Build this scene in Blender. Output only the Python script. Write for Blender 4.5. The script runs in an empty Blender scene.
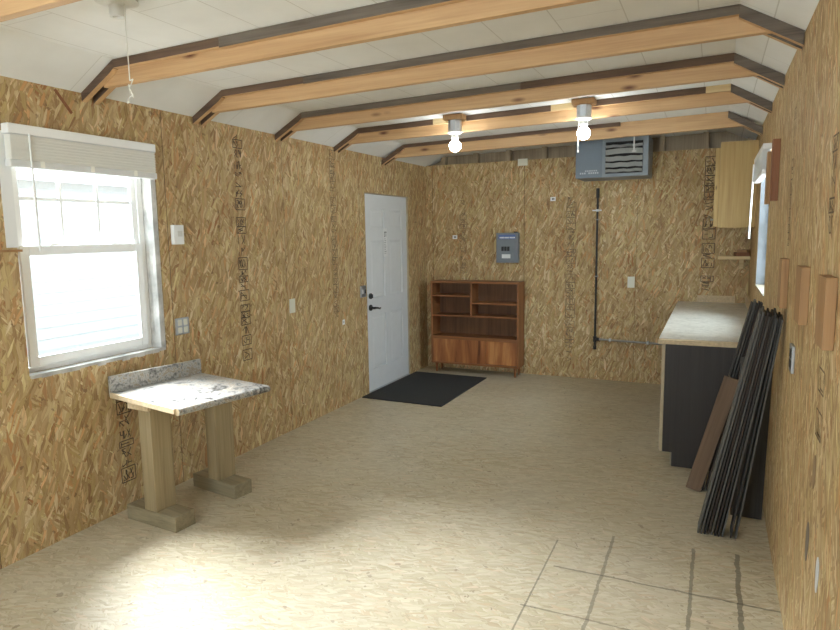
import bpy, bmesh, math, random
from mathutils import Vector, Matrix
random.seed(7)
C = bpy.context.scene
COL = C.collection

# ------------------------------------------------------------------ camera, light, exposure
CZ = 1.64235
yaw, pitch, roll, FPX = 0.43234, 0.12772, -0.014488, 637.02
fw = Vector((-math.sin(yaw) * math.cos(pitch), math.cos(yaw) * math.cos(pitch), -math.sin(pitch)))
r0 = Vector((math.cos(yaw), math.sin(yaw), 0)); u0 = r0.cross(fw)
rr = math.cos(roll) * r0 + math.sin(roll) * u0
uu = -math.sin(roll) * r0 + math.cos(roll) * u0
cam = bpy.data.cameras.new('camera'); camo = bpy.data.objects.new('camera', cam); COL.objects.link(camo)
cam.sensor_width = 36.0; cam.sensor_fit = 'HORIZONTAL'; cam.lens = FPX / 840 * 36.0
cam.clip_start = 0.02
M = Matrix((rr, uu, -fw)).transposed().to_4x4(); M.translation = Vector((0, 0, CZ)); camo.matrix_world = M
C.camera = camo

C.view_settings.view_transform = 'Standard'; C.view_settings.look = 'None'
C.view_settings.exposure = 1.0; C.view_settings.gamma = 1.0; C.view_settings.use_curve_mapping = False

W = bpy.data.worlds.new('overcast_sky'); C.world = W; W.use_nodes = True
bg = W.node_tree.nodes['Background']; bg.inputs[0].default_value = (0.70, 0.87, 1.0, 1); bg.inputs[1].default_value = 3.1

def add_light(name, kind, loc, direction, energy, color=(1, 1, 1), **kw):
    l = bpy.data.lights.new(name, kind); o = bpy.data.objects.new(name, l); COL.objects.link(o)
    l.energy = energy; l.color = color
    for k, v in kw.items(): setattr(l, k, v)
    o.location = loc; o.rotation_euler = Vector(direction).to_track_quat('-Z', 'Y').to_euler()
    return o
add_light('hazy_sun', 'SUN', (-8, 5, 9), (1.50, -0.20, -1.42), 25.0, (0.84, 0.92, 1.0), angle=math.radians(42))
# daylight falling in through the window in the wall behind the camera
add_light('rear_daylight', 'AREA', (-1.5, -1.95, 1.65), (0, 1, -0.12), 52, (0.74, 0.88, 1.0), shape='RECTANGLE', size=2.0, size_y=1.3)
add_light('side_daylight', 'AREA', (1.1, 5.45, 2.0), (-1, -0.1, -0.55), 30, (0.74, 0.88, 1.0), shape='RECTANGLE', size=0.9, size_y=0.9)
BULB = 9.5

# ------------------------------------------------------------------ dimensions
L, R, D, YB = -3.19, 0.323, 7.127, -1.6          # left, right, back and rear wall faces
KL, KR = (-2.93, 2.578), (0.06, 2.643)           # where the sloped ceiling edges meet the flat part
ZL, ZR = 2.432, 2.492                            # tops of the side walls

# ------------------------------------------------------------------ mesh helpers
def box(bm, x0, x1, y0, y1, z0, z1):
    v = [bm.verts.new(p) for p in ((x0, y0, z0), (x1, y0, z0), (x1, y1, z0), (x0, y1, z0), (x0, y0, z1), (x1, y0, z1), (x1, y1, z1), (x0, y1, z1))]
    for f in ((0, 3, 2, 1), (4, 5, 6, 7), (0, 1, 5, 4), (1, 2, 6, 5), (2, 3, 7, 6), (3, 0, 4, 7)):
        bm.faces.new([v[i] for i in f])
def obox(bm, o, a, b, c):                        # corner/centre o, half-axis vectors
    o, a, b, c = map(Vector, (o, a, b, c))
    v = [bm.verts.new(o + a * i + b * j + c * k) for k in (-1, 1) for (i, j) in ((-1, -1), (1, -1), (1, 1), (-1, 1))]
    fs = [bm.faces.new([v[i] for i in f]) for f in ((0, 3, 2, 1), (4, 5, 6, 7), (0, 1, 5, 4), (1, 2, 6, 5), (2, 3, 7, 6), (3, 0, 4, 7))]
    if a.cross(b).dot(c) < 0: bmesh.ops.reverse_faces(bm, faces=fs)
def prism(bm, pts, axis, a0, a1):                # polygon pts (2D) extruded along axis
    def mk(p, a):
        return {'x': (a, p[0], p[1]), 'y': (p[0], a, p[1]), 'z': (p[0], p[1], a)}[axis]
    n = len(pts); A = [bm.verts.new(mk(p, a0)) for p in pts]; B = [bm.verts.new(mk(p, a1)) for p in pts]
    fs = [bm.faces.new(A), bm.faces.new(B[::-1])]
    for i in range(n): fs.append(bm.faces.new((A[i], B[i], B[(i + 1) % n], A[(i + 1) % n])))
    bmesh.ops.recalc_face_normals(bm, faces=fs)
def tube(bm, p0, p1, ra, rb=None, n=16):
    rb = ra if rb is None else rb
    p0, p1 = Vector(p0), Vector(p1); d = (p1 - p0).normalized()
    s = d.orthogonal().normalized(); t = d.cross(s)
    A = [bm.verts.new(p0 + (s * math.cos(2 * math.pi * i / n) + t * math.sin(2 * math.pi * i / n)) * ra) for i in range(n)]
    B = [bm.verts.new(p1 + (s * math.cos(2 * math.pi * i / n) + t * math.sin(2 * math.pi * i / n)) * rb) for i in range(n)]
    fs = [bm.faces.new(A), bm.faces.new(B)]
    for i in range(n): fs.append(bm.faces.new((A[i], A[(i + 1) % n], B[(i + 1) % n], B[i])))
    bmesh.ops.recalc_face_normals(bm, faces=fs)
def lathe(bm, prof, o=(0, 0, 0), n=24):          # prof: (r, z) list, around vertical axis
    o = Vector(o); rings = []
    for r, z in prof:
        rings.append([bm.verts.new(o + Vector((max(r, 1e-4) * math.cos(2 * math.pi * i / n), max(r, 1e-4) * math.sin(2 * math.pi * i / n), z))) for i in range(n)])
    fs = []
    for A, B in zip(rings, rings[1:]):
        for i in range(n): fs.append(bm.faces.new((A[i], A[(i + 1) % n], B[(i + 1) % n], B[i])))
    fs.append(bm.faces.new(rings[0])); fs.append(bm.faces.new(rings[-1]))
    bmesh.ops.recalc_face_normals(bm, faces=fs)
def quad(bm, pts): bm.faces.new([bm.verts.new(p) for p in pts])

class BM:
    def __enter__(s): s.b = bmesh.new(); return s.b
    def __exit__(s, *a): pass
def obj(name, bm, mat, parent=None, bevel=0.0, smooth=False, loc=None):
    me = bpy.data.meshes.new(name); bm.to_mesh(me); bm.free()
    o = bpy.data.objects.new(name, me); COL.objects.link(o)
    for m in (mat if isinstance(mat, (list, tuple)) else [mat]): me.materials.append(m)
    if parent: o.parent = parent
    if loc: o.location = loc
    if smooth:
        for p in me.polygons: p.use_smooth = True
        es = o.modifiers.new('split', 'EDGE_SPLIT'); es.split_angle = math.radians(40)
    if bevel:
        b = o.modifiers.new('bevel', 'BEVEL'); b.width = bevel; b.segments = 2; b.limit_method = 'ANGLE'; b.angle_limit = math.radians(40)
    return o
def tag(o, label, cat, group=None):
    o['label'] = label; o['category'] = cat
    if group: o['group'] = group
    return o
def thing(name, label, cat, loc=(0, 0, 0), group=None):
    o = bpy.data.objects.new(name, None); COL.objects.link(o); o.location = loc; o.empty_display_size = 0.1
    return tag(o, label, cat, group)
def struct(name, bm, mat, parent=None, bevel=0.0):
    o = obj(name, bm, mat, parent, bevel)
    if not parent: o['kind'] = 'structure'
    return o
def B(*boxes):                                   # bmesh of boxes
    bm = bmesh.new()
    for b in boxes: box(bm, *b)
    return bm

# ------------------------------------------------------------------ materials
class NT:
    def __init__(s, name):
        s.m = bpy.data.materials.new(name); s.m.use_nodes = True; s.t = s.m.node_tree
        s.bsdf = s.t.nodes['Principled BSDF']
    def n(s, typ, **kw):
        nd = s.t.nodes.new(typ)
        for k, v in kw.items():
            if k.startswith('i_'): nd.inputs[k[2:].replace('_', ' ')].default_value = v
            else: setattr(nd, k, v)
        return nd
    def l(s, a, b): s.t.links.new(a, b)
    def math(s, op, a, b=None, c=None, clamp=False):
        nd = s.n('ShaderNodeMath', operation=op); nd.use_clamp = clamp
        for i, v in enumerate((a, b, c)):
            if v is None: continue
            if isinstance(v, (int, float)): nd.inputs[i].default_value = v
            else: s.l(v, nd.inputs[i])
        return nd.outputs[0]
    def mix(s, fac, a, b, blend='MIX'):
        nd = s.n('ShaderNodeMix', data_type='RGBA', blend_type=blend); nd.clamp_factor = True
        for sock, v in ((nd.inputs[0], fac), (nd.inputs[6], a), (nd.inputs[7], b)):
            if isinstance(v, (int, float)): sock.default_value = v
            elif isinstance(v, tuple): sock.default_value = (*v, 1) if len(v) == 3 else v
            else: s.l(v, sock)
        return nd.outputs[2]
    def ramp(s, fac, stops, interp='LINEAR'):
        nd = s.n('ShaderNodeValToRGB'); cr = nd.color_ramp; cr.interpolation = interp
        while len(cr.elements) < len(stops): cr.elements.new(0.5)
        for e, (p, c) in zip(cr.elements, stops): e.position = p; e.color = (*c, 1)
        s.l(fac, nd.inputs[0]); return nd.outputs[0]
    def comb(s, x, y, z=0.0):
        nd = s.n('ShaderNodeCombineXYZ')
        for i, v in enumerate((x, y, z)):
            if isinstance(v, (int, float)): nd.inputs[i].default_value = v
            else: s.l(v, nd.inputs[i])
        return nd.outputs[0]
    def noise(s, vec, scale, detail=3, rough=0.55, dist=0.0):
        nd = s.n('ShaderNodeTexNoise'); nd.inputs['Scale'].default_value = scale; nd.inputs['Detail'].default_value = detail
        nd.inputs['Roughness'].default_value = rough; nd.inputs['Distortion'].default_value = dist
        s.l(vec, nd.inputs['Vector']); return nd.outputs[0]
    def sep(s, v):
        nd = s.n('ShaderNodeSeparateXYZ'); s.l(v, nd.inputs[0]); return nd.outputs
    def coord(s): return s.n('ShaderNodeTexCoord').outputs['Object']
    def bump(s, h, strength=0.3, dist=0.002):
        nd = s.n('ShaderNodeBump'); nd.inputs['Strength'].default_value = strength; nd.inputs['Distance'].default_value = dist
        s.l(h, nd.inputs['Height']); s.l(nd.outputs[0], s.bsdf.inputs['Normal'])
    def out(s, col=None, rough=0.5, metal=0.0, spec=0.5):
        if col is not None:
            if isinstance(col, tuple): s.bsdf.inputs['Base Color'].default_value = (*col, 1)
            else: s.l(col, s.bsdf.inputs['Base Color'])
        if isinstance(rough, (int, float)): s.bsdf.inputs['Roughness'].default_value = rough
        else: s.l(rough, s.bsdf.inputs['Roughness'])
        s.bsdf.inputs['Metallic'].default_value = metal; s.bsdf.inputs['Specular IOR Level'].default_value = spec
        return s.m

def plain(name, col, rough=0.5, metal=0.0, var=0.08, vscale=12, spec=0.5):
    t = NT(name); c = t.coord(); n = t.noise(c, vscale, 4)
    lo = tuple(max(0, v * (1 - var)) for v in col); hi = tuple(min(1, v * (1 + var)) for v in col)
    return t.out(t.ramp(n, ((0.3, lo), (0.7, hi))), rough, metal, spec)

def osb(name, plane, stops, rough=0.6, seams=(), extra=None, size=(0.020, 0.120), spec=0.3, angles=(-40, 16, -12, 44, 3, -26), dust=None, tints=1.0):
    t = NT(name); co = t.sep(t.coord())
    U, V = {'yz': (co[1], co[2]), 'xz': (co[0], co[2]), 'yx': (co[1], co[0])}[plane]   # V runs along the strands
    if plane == 'xz': U = t.math('ADD', U, 31.7)
    if plane == 'yx': U = t.math('ADD', U, 57.3)
    uv = t.comb(U, V)
    wn = t.n('ShaderNodeTexNoise'); wn.inputs['Scale'].default_value = 3.5; wn.inputs['Detail'].default_value = 2; t.l(uv, wn.inputs['Vector'])
    w2 = t.n('ShaderNodeVectorMath', operation='SCALE'); t.l(wn.outputs[1], w2.inputs[0]); w2.inputs['Scale'].default_value = 0.065
    wv = t.n('ShaderNodeVectorMath', operation='ADD'); t.l(uv, wv.inputs[0]); t.l(w2.outputs[0], wv.inputs[1])
    val = None; hgt = None; edge = None
    for i, a in enumerate(angles):
        mp = t.n('ShaderNodeMapping'); mp.vector_type = 'TEXTURE'
        mp.inputs['Location'].default_value = (i * 3.17, i * 1.31, 0); mp.inputs['Rotation'].default_value = (0, 0, math.radians(a))
        k = (1.15, 0.9, 1.35, 0.62, 1.05, 0.75)[i % 6]
        mp.inputs['Scale'].default_value = (size[0] * k, size[1] * k, 1); t.l(wv.outputs[0], mp.inputs[0])
        vo = t.n('ShaderNodeTexVoronoi', voronoi_dimensions='2D'); vo.inputs['Scale'].default_value = 1; vo.inputs['Randomness'].default_value = 0.95
        t.l(mp.outputs[0], vo.inputs['Vector'])
        rgb = t.n('ShaderNodeSeparateColor'); t.l(vo.outputs['Color'], rgb.inputs[0])
        # fine grain along this strand
        g = t.n('ShaderNodeMapping'); g.inputs['Scale'].default_value = (6, 0.5, 1); t.l(mp.outputs[0], g.inputs[0])
        gn = t.noise(g.outputs[0], 1.0, 3)
        c = t.math('ADD', t.math('MULTIPLY_ADD', rgb.outputs[0], 0.80, 0.10), t.math('MULTIPLY', t.math('SUBTRACT', gn, 0.5), 0.6))
        if val is None: val, hgt, hue = c, rgb.outputs[1], rgb.outputs[2]
        else:
            ve = t.n('ShaderNodeTexVoronoi', voronoi_dimensions='2D', feature='DISTANCE_TO_EDGE'); ve.inputs['Scale'].default_value = 1
            ve.inputs['Randomness'].default_value = 0.95; t.l(mp.outputs[0], ve.inputs['Vector'])
            on = t.math('MULTIPLY', t.math('GREATER_THAN', rgb.outputs[1], 0.56), t.math('GREATER_THAN', ve.outputs[0], 0.05))
            mx = t.n('ShaderNodeMix', data_type='FLOAT'); t.l(on, mx.inputs[0]); t.l(val, mx.inputs[2]); t.l(c, mx.inputs[3]); val = mx.outputs[0]
            e = t.math('MULTIPLY', t.math('GREATER_THAN', rgb.outputs[1], 0.56), t.math('MULTIPLY', t.math('LESS_THAN', ve.outputs[0], 0.09), t.math('GREATER_THAN', ve.outputs[0], 0.03)))
            edge = e if edge is None else t.math('MAXIMUM', t.math('MULTIPLY', edge, t.math('SUBTRACT', 1, on)), e)
            mh = t.n('ShaderNodeMix', data_type='FLOAT'); t.l(on, mh.inputs[0]); t.l(hgt, mh.inputs[2]); t.l(rgb.outputs[2], mh.inputs[3]); hgt = mh.outputs[0]
            hx = t.n('ShaderNodeMix', data_type='FLOAT'); t.l(on, hx.inputs[0]); t.l(hue, hx.inputs[2]); t.l(rgb.outputs[2], hx.inputs[3]); hue = hx.outputs[0]
    big = t.noise(uv, 0.9, 3)
    val = t.math('ADD', val, t.math('MULTIPLY', t.math('SUBTRACT', big, 0.5), 0.35))
    st = t.noise(t.comb(t.math('MULTIPLY', U, 130), t.math('MULTIPLY', V, 11)), 1.0, 3, 0.6)
    val = t.math('ADD', val, t.math('MULTIPLY', t.math('SUBTRACT', st, 0.5), 0.42))
    col = t.ramp(val, stops)
    tint = t.ramp(hue, ((0.0, (1.10, 0.82, 0.66)), (0.12, (1.05, 0.94, 0.90)), (0.30, (1.01, 0.99, 1.0)), (0.6, (1, 1, 1)), (0.85, (1.0, 1.0, 0.88)), (1.0, (1.02, 1.05, 0.90))))
    col = t.mix(tints, col, tint, 'MULTIPLY')
    col = t.mix(t.math('MULTIPLY', edge, 0.12), col, (0.16, 0.075, 0.03))
    # sparse dark bark specks
    sp = t.noise(wv.outputs[0], 22, 2); col = t.mix(t.math('MULTIPLY', t.math('GREATER_THAN', sp, 0.70), 0.5), col, (0.12, 0.06, 0.03))
    for axis, k, w in seams:
        s_ = {'x': co[0], 'y': co[1], 'z': co[2]}[axis]
        d = t.math('ABSOLUTE', t.math('SUBTRACT', s_, k))
        col = t.mix(t.math('MULTIPLY', t.math('LESS_THAN', d, w), 0.75), col, (0.10, 0.06, 0.03))
    if dust: col = t.mix(t.math('MULTIPLY', t.math('SUBTRACT', t.noise(uv, 1.6, 4), 0.3), dust[0] * 2, clamp=True), col, dust[1])
    if extra: col = extra(t, co, col)
    t.bump(hgt, 0.25, 0.002)
    return t.out(col, rough, 0, spec)

STOPS = ((0.0, (0.26, 0.145, 0.064)), (0.22, (0.39, 0.258, 0.120)), (0.5, (0.475, 0.336, 0.166)), (0.78, (0.565, 0.425, 0.226)), (1.0, (0.76, 0.64, 0.41)))
m_wall_l = osb('osb_left', 'yz', STOPS, seams=[('y', 0.63, .0025), ('y', 1.85, .0025), ('y', 3.07, .003), ('y', 4.30, .0025), ('y', 5.52, .0025)])
m_wall_r = osb('osb_right', 'yz', STOPS, seams=[('y', 1.6, .002), ('y', 2.82, .002), ('y', 4.04, .002)])
m_wall_b = osb('osb_back', 'xz', STOPS, seams=[('x', -3.10, .003), ('x', -1.97, .003), ('x', -0.75, .002)])
FST = ((0.0, (0.37, 0.295, 0.18)), (0.25, (0.475, 0.40, 0.262)), (0.6, (0.53, 0.46, 0.315)), (1.0, (0.62, 0.55, 0.41)))
def floor_lines(t, co, col):
    wob = t.math('MULTIPLY', t.math('SUBTRACT', t.noise(t.comb(co[0], co[1]), 9, 2), 0.5), 0.016)
    wid = t.noise(t.comb(co[0], co[1]), 30, 2)
    X = t.math('ADD', co[0], wob); Y = t.math('ADD', co[1], wob)
    def line(a, k, w, b, lo, hi, strength, c=(0.10, 0.085, 0.06)):
        nonlocal col
        d = t.math('ABSOLUTE', t.math('SUBTRACT', a, k))
        m = t.math('LESS_THAN', d, t.math('MULTIPLY', wid, w * 2))
        m = t.math('MULTIPLY', m, t.math('MULTIPLY', t.math('GREATER_THAN', b, lo), t.math('LESS_THAN', b, hi)))
        col = t.mix(t.math('MULTIPLY', m, strength), col, c)
    line(X, -0.43, .0075, co[1], 1.8, 3.40, .5); line(X, -0.035, .008, co[1], 1.8, 3.42, .58); line(X, 0.165, .011, co[1], 1.8, 3.44, .66)
    line(Y, 2.965, .006, co[0], -0.66, 0.33, .6); line(Y, 2.58, .0055, co[0], -0.72, -0.1, .5)
    line(co[0], -0.70, .004, co[1], 1.2, 3.24, .6); line(co[1], 4.45, .003, co[0], -3.2, 0.4, .22); line(co[0], -1.95, .003, co[1], 3.24, 7.2, .15)
    line(co[1], 3.24, .003, co[0], -3.2, -0.70, .15)
    return col
m_floor = osb('osb_floor', 'yx', FST, rough=0.42, extra=floor_lines, size=(0.018, 0.09), spec=0.4, dust=(0.35, (0.62, 0.57, 0.47)), tints=0.4)

def wood(name, base, dark, axis='x', knots=0.0, rough=0.55, scale=1.0, streak=0.5, knotcol=None):
    t = NT(name); tc = t.n('ShaderNodeTexCoord'); oi = t.n('ShaderNodeObjectInfo')
    off = t.n('ShaderNodeVectorMath', operation='SCALE'); off.inputs[0].default_value = (13.1, 7.7, 5.3); t.l(oi.outputs['Random'], off.inputs['Scale'])
    ad = t.n('ShaderNodeVectorMath', operation='ADD'); t.l(tc.outputs['Object'], ad.inputs[0]); t.l(off.outputs[0], ad.inputs[1])
    mp = t.n('ShaderNodeMapping'); s = {'x': (1.2, 26, 26), 'y': (26, 1.2, 26), 'z': (26, 26, 1.2)}[axis]
    mp.inputs['Scale'].default_value = tuple(v * scale for v in s); t.l(ad.outputs[0], mp.inputs[0])
    n1 = t.noise(mp.outputs[0], 1.0, 4, 0.6, 0.6)
    mp2 = t.n('ShaderNodeMapping'); mp2.inputs['Scale'].default_value = tuple(v * scale * 5 if v > 2 else v * scale * 2 for v in s); t.l(ad.outputs[0], mp2.inputs[0])
    n2 = t.noise(mp2.outputs[0], 1.0, 2)
    f = t.math('ADD', t.math('MULTIPLY', n1, 0.7), t.math('MULTIPLY', n2, 0.3))
    lo = tuple(b + (d - b) * streak for b, d in zip(base, dark)); hi = tuple(min(1, v * 1.12) for v in base)
    col = t.ramp(f, ((0.30, dark), (0.44, lo), (0.62, base), (0.8, hi)))
    if knots:
        mk = t.n('ShaderNodeMapping'); mk.inputs['Scale'].default_value = {'x': (2.6, 0.3, 8), 'y': (0.3, 2.6, 8), 'z': (8, 0.3, 2.6)}[axis]; t.l(ad.outputs[0], mk.inputs[0])
        v = t.n('ShaderNodeTexVoronoi'); v.inputs['Scale'].default_value = 1; t.l(mk.outputs[0], v.inputs['Vector'])
        k = t.math('SUBTRACT', 1.0, t.math('MULTIPLY', v.outputs['Distance'], 1.0 / knots), clamp=True)
        col = t.mix(t.math('MULTIPLY', k, 1.3, clamp=True), col, knotcol or tuple(v * 0.28 for v in base))
    t.bump(n2, 0.15, 0.001)
    return t.out(col, rough, 0, 0.35)
m_pine = wood('pine_beam', (0.60, 0.385, 0.195), (0.43, 0.245, 0.11), 'x', knots=0.16, knotcol=(0.15, 0.06, 0.03))
m_pine_pale = wood('pine_pale', (0.74, 0.58, 0.32), (0.55, 0.38, 0.18), 'x')
m_old = wood('old_rafter', (0.155, 0.095, 0.06), (0.065, 0.04, 0.026), 'x', rough=0.75)
m_old_grey = wood('old_rafter_grey', (0.18, 0.145, 0.11), (0.07, 0.052, 0.04), 'x', rough=0.8)
m_stud = wood('stud_wood', (0.40, 0.31, 0.20), (0.22, 0.16, 0.10), 'z')
m_post = wood('post_timber', (0.36, 0.275, 0.15), (0.21, 0.15, 0.075), 'z', knots=0.10, rough=0.7)
m_foot = wood('foot_timber', (0.30, 0.245, 0.15), (0.17, 0.135, 0.075), 'x', rough=0.75)
m_case = wood('bookcase_wood', (0.33, 0.135, 0.048), (0.17, 0.065, 0.025), 'x', rough=0.42)
m_case_v = wood('bookcase_wood_upright', (0.33, 0.135, 0.048), (0.17, 0.065, 0.025), 'z', rough=0.42)
def door_wood():
    t = NT('bookcase_door_wood'); c = t.sep(t.coord())
    n = t.noise(t.comb(t.math('MULTIPLY', c[0], 8), 0.0, t.math('MULTIPLY', c[2], 0.9)), 1.0, 4, 0.6, 0.5)
    col = t.ramp(n, ((0.36, (0.11, 0.035, 0.014)), (0.43, (0.28, 0.095, 0.03)), (0.55, (0.40, 0.15, 0.045)), (0.66, (0.56, 0.26, 0.085))))
    return t.out(col, 0.38)
m_case_door = door_wood()
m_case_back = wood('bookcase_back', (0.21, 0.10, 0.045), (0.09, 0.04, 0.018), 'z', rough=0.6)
m_cab = wood('cabinet_pine', (0.55, 0.385, 0.155), (0.40, 0.25, 0.09), 'z', knots=0.08, rough=0.5)
m_block = wood('block_pine', (0.40, 0.225, 0.10), (0.27, 0.145, 0.06), 'z')
m_block_red = wood('block_red', (0.30, 0.125, 0.055), (0.18, 0.07, 0.03), 'z')
m_edge = plain('plywood_edge', (0.60, 0.46, 0.28), 0.7, var=0.15, vscale=60)
m_white = plain('white_vinyl', (0.90, 0.90, 0.88), 0.35, var=0.02)
m_blind = plain('blind_vinyl', (0.88, 0.86, 0.77), 0.4, var=0.03)
m_blind = plain('blind_slats', (0.95, 0.93, 0.85), 0.45, var=0.01)
m_rail = plain('blind_rail', (0.72, 0.72, 0.70), 0.4, var=0.03)
m_wrap = plain('housewrap', (0.50, 0.485, 0.45), 0.35, var=0.35, vscale=9)
m_wrap2 = plain('shaded_housewrap', (0.165, 0.175, 0.18), 0.45, var=0.18, vscale=9)  # darker housewrap copy, shade at the right window put into its colour
m_door = plain('door_paint', (0.74, 0.75, 0.74), 0.45, var=0.02)
m_black = plain('black_metal', (0.02, 0.02, 0.02), 0.35, var=0.1)
m_mat = None
m_metal = plain('galvanised_metal', (0.52, 0.54, 0.56), 0.35, 0.8, var=0.12, vscale=40)
m_brass = plain('hinge_metal', (0.45, 0.40, 0.30), 0.4, 0.7)
m_plate = plain('ivory_plate', (0.72, 0.70, 0.58), 0.4, var=0.02)
m_whitep = plain('white_plastic', (0.80, 0.80, 0.78), 0.4, var=0.02)
m_greyp = plain('panel_grey', (0.21, 0.23, 0.25), 0.5, var=0.06)
m_heat = plain('heater_paint', (0.135, 0.165, 0.195), 0.45, var=0.05)
m_heat2 = plain('heater_side_paint', (0.20, 0.225, 0.245), 0.45, var=0.05)
m_dark = plain('dark_cavity', (0.025, 0.022, 0.02), 0.9, var=0.3)
m_alu = plain('louver_metal', (0.62, 0.63, 0.62), 0.35, 0.35, var=0.08)
m_blue = plain('blue_label', (0.11, 0.17, 0.38), 0.5)
m_ink = plain('stamp_ink', (0.105, 0.07, 0.042), 0.8, var=0.4, vscale=60)
m_ink2 = plain('stamp_ink_faint', (0.20, 0.14, 0.08), 0.8, var=0.4, vscale=60)
m_paper = plain('paper_white', (0.82, 0.82, 0.80), 0.7, var=0.02)
m_inkprint = plain('print_ink', (0.03, 0.03, 0.03), 0.7)
m_pipe = plain('black_pipe', (0.035, 0.03, 0.028), 0.45, 0.3, var=0.2)
m_pipegrey = plain('grey_pipe', (0.30, 0.28, 0.25), 0.45, 0.4, var=0.2)
m_porc = plain('porcelain', (0.66, 0.65, 0.60), 0.35, var=0.03)
m_cord = plain('pull_cord', (0.72, 0.70, 0.62), 0.6)
m_dkcab = wood('black_brown_panel', (0.040, 0.031, 0.025), (0.024, 0.018, 0.015), 'z', rough=0.48)
m_face = plain('face_frame_edge', (0.42, 0.33, 0.21), 0.6, var=0.1)
m_kick = plain('toe_kick', (0.33, 0.28, 0.20), 0.7)

def doormat():
    t = NT('mat_fibre'); c = t.coord(); n = t.noise(c, 220, 3)
    t.bump(n, 0.8, 0.004)
    return t.out(t.ramp(n, ((0.3, (0.012, 0.013, 0.013)), (0.7, (0.038, 0.040, 0.040)))), 0.95)
m_mat = doormat()
def laminate(name, stops, s1, s2):
    t = NT(name); c = t.coord()
    a = t.noise(c, s1, 5, 0.65, 1.2); b = t.noise(c, s2, 3, 0.6)
    f = t.math('ADD', t.math('MULTIPLY', a, 0.65), t.math('MULTIPLY', b, 0.35))
    return t.out(t.ramp(f, stops), 0.28, 0, 0.5)
m_granite = laminate('granite_laminate', ((0.38, (0.05, 0.045, 0.04)), (0.45, (0.22, 0.21, 0.19)), (0.51, (0.43, 0.41, 0.37)), (0.57, (0.29, 0.225, 0.15)), (0.66, (0.58, 0.56, 0.51))), 9, 48)
m_counter = laminate('counter_laminate', ((0.33, (0.36, 0.33, 0.27)), (0.48, (0.55, 0.52, 0.44)), (0.62, (0.66, 0.63, 0.55)), (0.75, (0.50, 0.46, 0.37))), 7, 38)
def ceiling_tile():
    t = NT('ceiling_tile'); c = t.sep(t.coord())
    fx = t.math('FRACT', t.math('ADD', t.math('DIVIDE', t.math('SUBTRACT', c[0], -1.034), 0.3085), 100.0))
    d = t.math('MINIMUM', fx, t.math('SUBTRACT', 1.0, fx))
    row = t.math('FLOOR', t.math('ADD', t.math('DIVIDE', t.math('SUBTRACT', c[0], -1.034), 0.3085), 100.0))
    fy = t.math('FRACT', t.math('ADD', t.math('DIVIDE', c[1], 1.22), t.math('MULTIPLY', row, 0.43)))
    e = t.math('MINIMUM', fy, t.math('SUBTRACT', 1.0, fy))
    m = t.math('MAXIMUM', t.math('LESS_THAN', d, 0.0085), t.math('MULTIPLY', t.math('LESS_THAN', e, 0.0022), 0.7))
    n = t.noise(t.coord(), 3.0, 4)
    col = t.ramp(n, ((0.3, (0.76, 0.75, 0.71)), (0.7, (0.83, 0.825, 0.79))))
    col = t.mix(t.math('MULTIPLY', m, 0.55), col, (0.45, 0.42, 0.36))
    fine = t.noise(t.coord(), 160, 2); t.bump(fine, 0.15, 0.001)
    return t.out(col, 0.75, 0, 0.2)
m_ceil = ceiling_tile()
def glass():
    t = NT('window_glass'); tr = t.n('ShaderNodeBsdfTransparent'); gl = t.n('ShaderNodeBsdfGlossy'); gl.inputs['Roughness'].default_value = 0.02
    mx = t.n('ShaderNodeMixShader'); mx.inputs[0].default_value = 0.05
    t.l(tr.outputs[0], mx.inputs[1]); t.l(gl.outputs[0], mx.inputs[2])
    t.l(mx.outputs[0], t.t.nodes['Material Output'].inputs['Surface']); return t.m
m_glass = glass()
def emit(name, col, s):
    t = NT(name); t.bsdf.inputs['Base Color'].default_value = (*col, 1); t.bsdf.inputs['Emission Color'].default_value = (*col, 1); t.bsdf.inputs['Emission Strength'].default_value = s; return t.m
m_bulb = emit('lit_bulb', (0.90, 0.97, 1.0), BULB * 4)
def siding_mat():
    return plain('grey_siding', (0.30, 0.305, 0.30), 0.6, var=0.04)
m_siding = siding_mat()
m_roof = plain('pale_roofing', (0.50, 0.50, 0.50), 0.6, var=0.05)
m_leaf = plain('pale_foliage', (0.20, 0.30, 0.14), 0.8, var=0.5, vscale=5)
m_bark = plain('bark', (0.16, 0.12, 0.09), 0.9, var=0.3)
m_gravel = plain('gravel', (0.50, 0.48, 0.44), 0.95, var=0.2, vscale=25)
def board_mat(name, a, b):
    return wood(name, a, b, 'x', rough=0.7, scale=1.3)
m_bd = [board_mat('weathered_board_dark', (0.062, 0.055, 0.048), (0.03, 0.027, 0.024)), board_mat('weathered_board_grey', (0.13, 0.122, 0.108), (0.065, 0.06, 0.053)), board_mat('weathered_board_brown', (0.060, 0.043, 0.034), (0.03, 0.022, 0.018))]
m_bd_tan = board_mat('brown_board', (0.20, 0.125, 0.075), (0.12, 0.072, 0.042))

# ------------------------------------------------------------------ shell
def wall_with_holes(along0, along1, z0, z1, holes):   # rectangles (a0,a1,z0,z1) left solid
    rects = []; xs = sorted({along0, along1, *[h[0] for h in holes], *[h[1] for h in holes]})
    for a, b in zip(xs, xs[1:]):
        hs = sorted([h for h in holes if h[0] <= a + 1e-6 and h[1] >= b - 1e-6], key=lambda h: h[2]); z = z0
        for h in hs:
            if h[2] > z + 1e-6: rects.append((a, b, z, h[2]))
            z = h[3]
        if z < z1 - 1e-6: rects.append((a, b, z, z1))
    return rects
TH = 0.115
W1 = (2.085, 3.0, 0.935, 2.19); W4 = (-0.75, 0.15, 0.935, 2.19); DR = (5.63, 6.625, 0.0, 2.056)
W2 = (4.95, 5.95, 1.17, 2.19); W3 = (-2.5, -0.5, 1.0, 2.2)
floor = struct('floor', B((L - TH, R + TH, YB - TH, D + TH, -0.05, 0.0)), m_floor)
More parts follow.
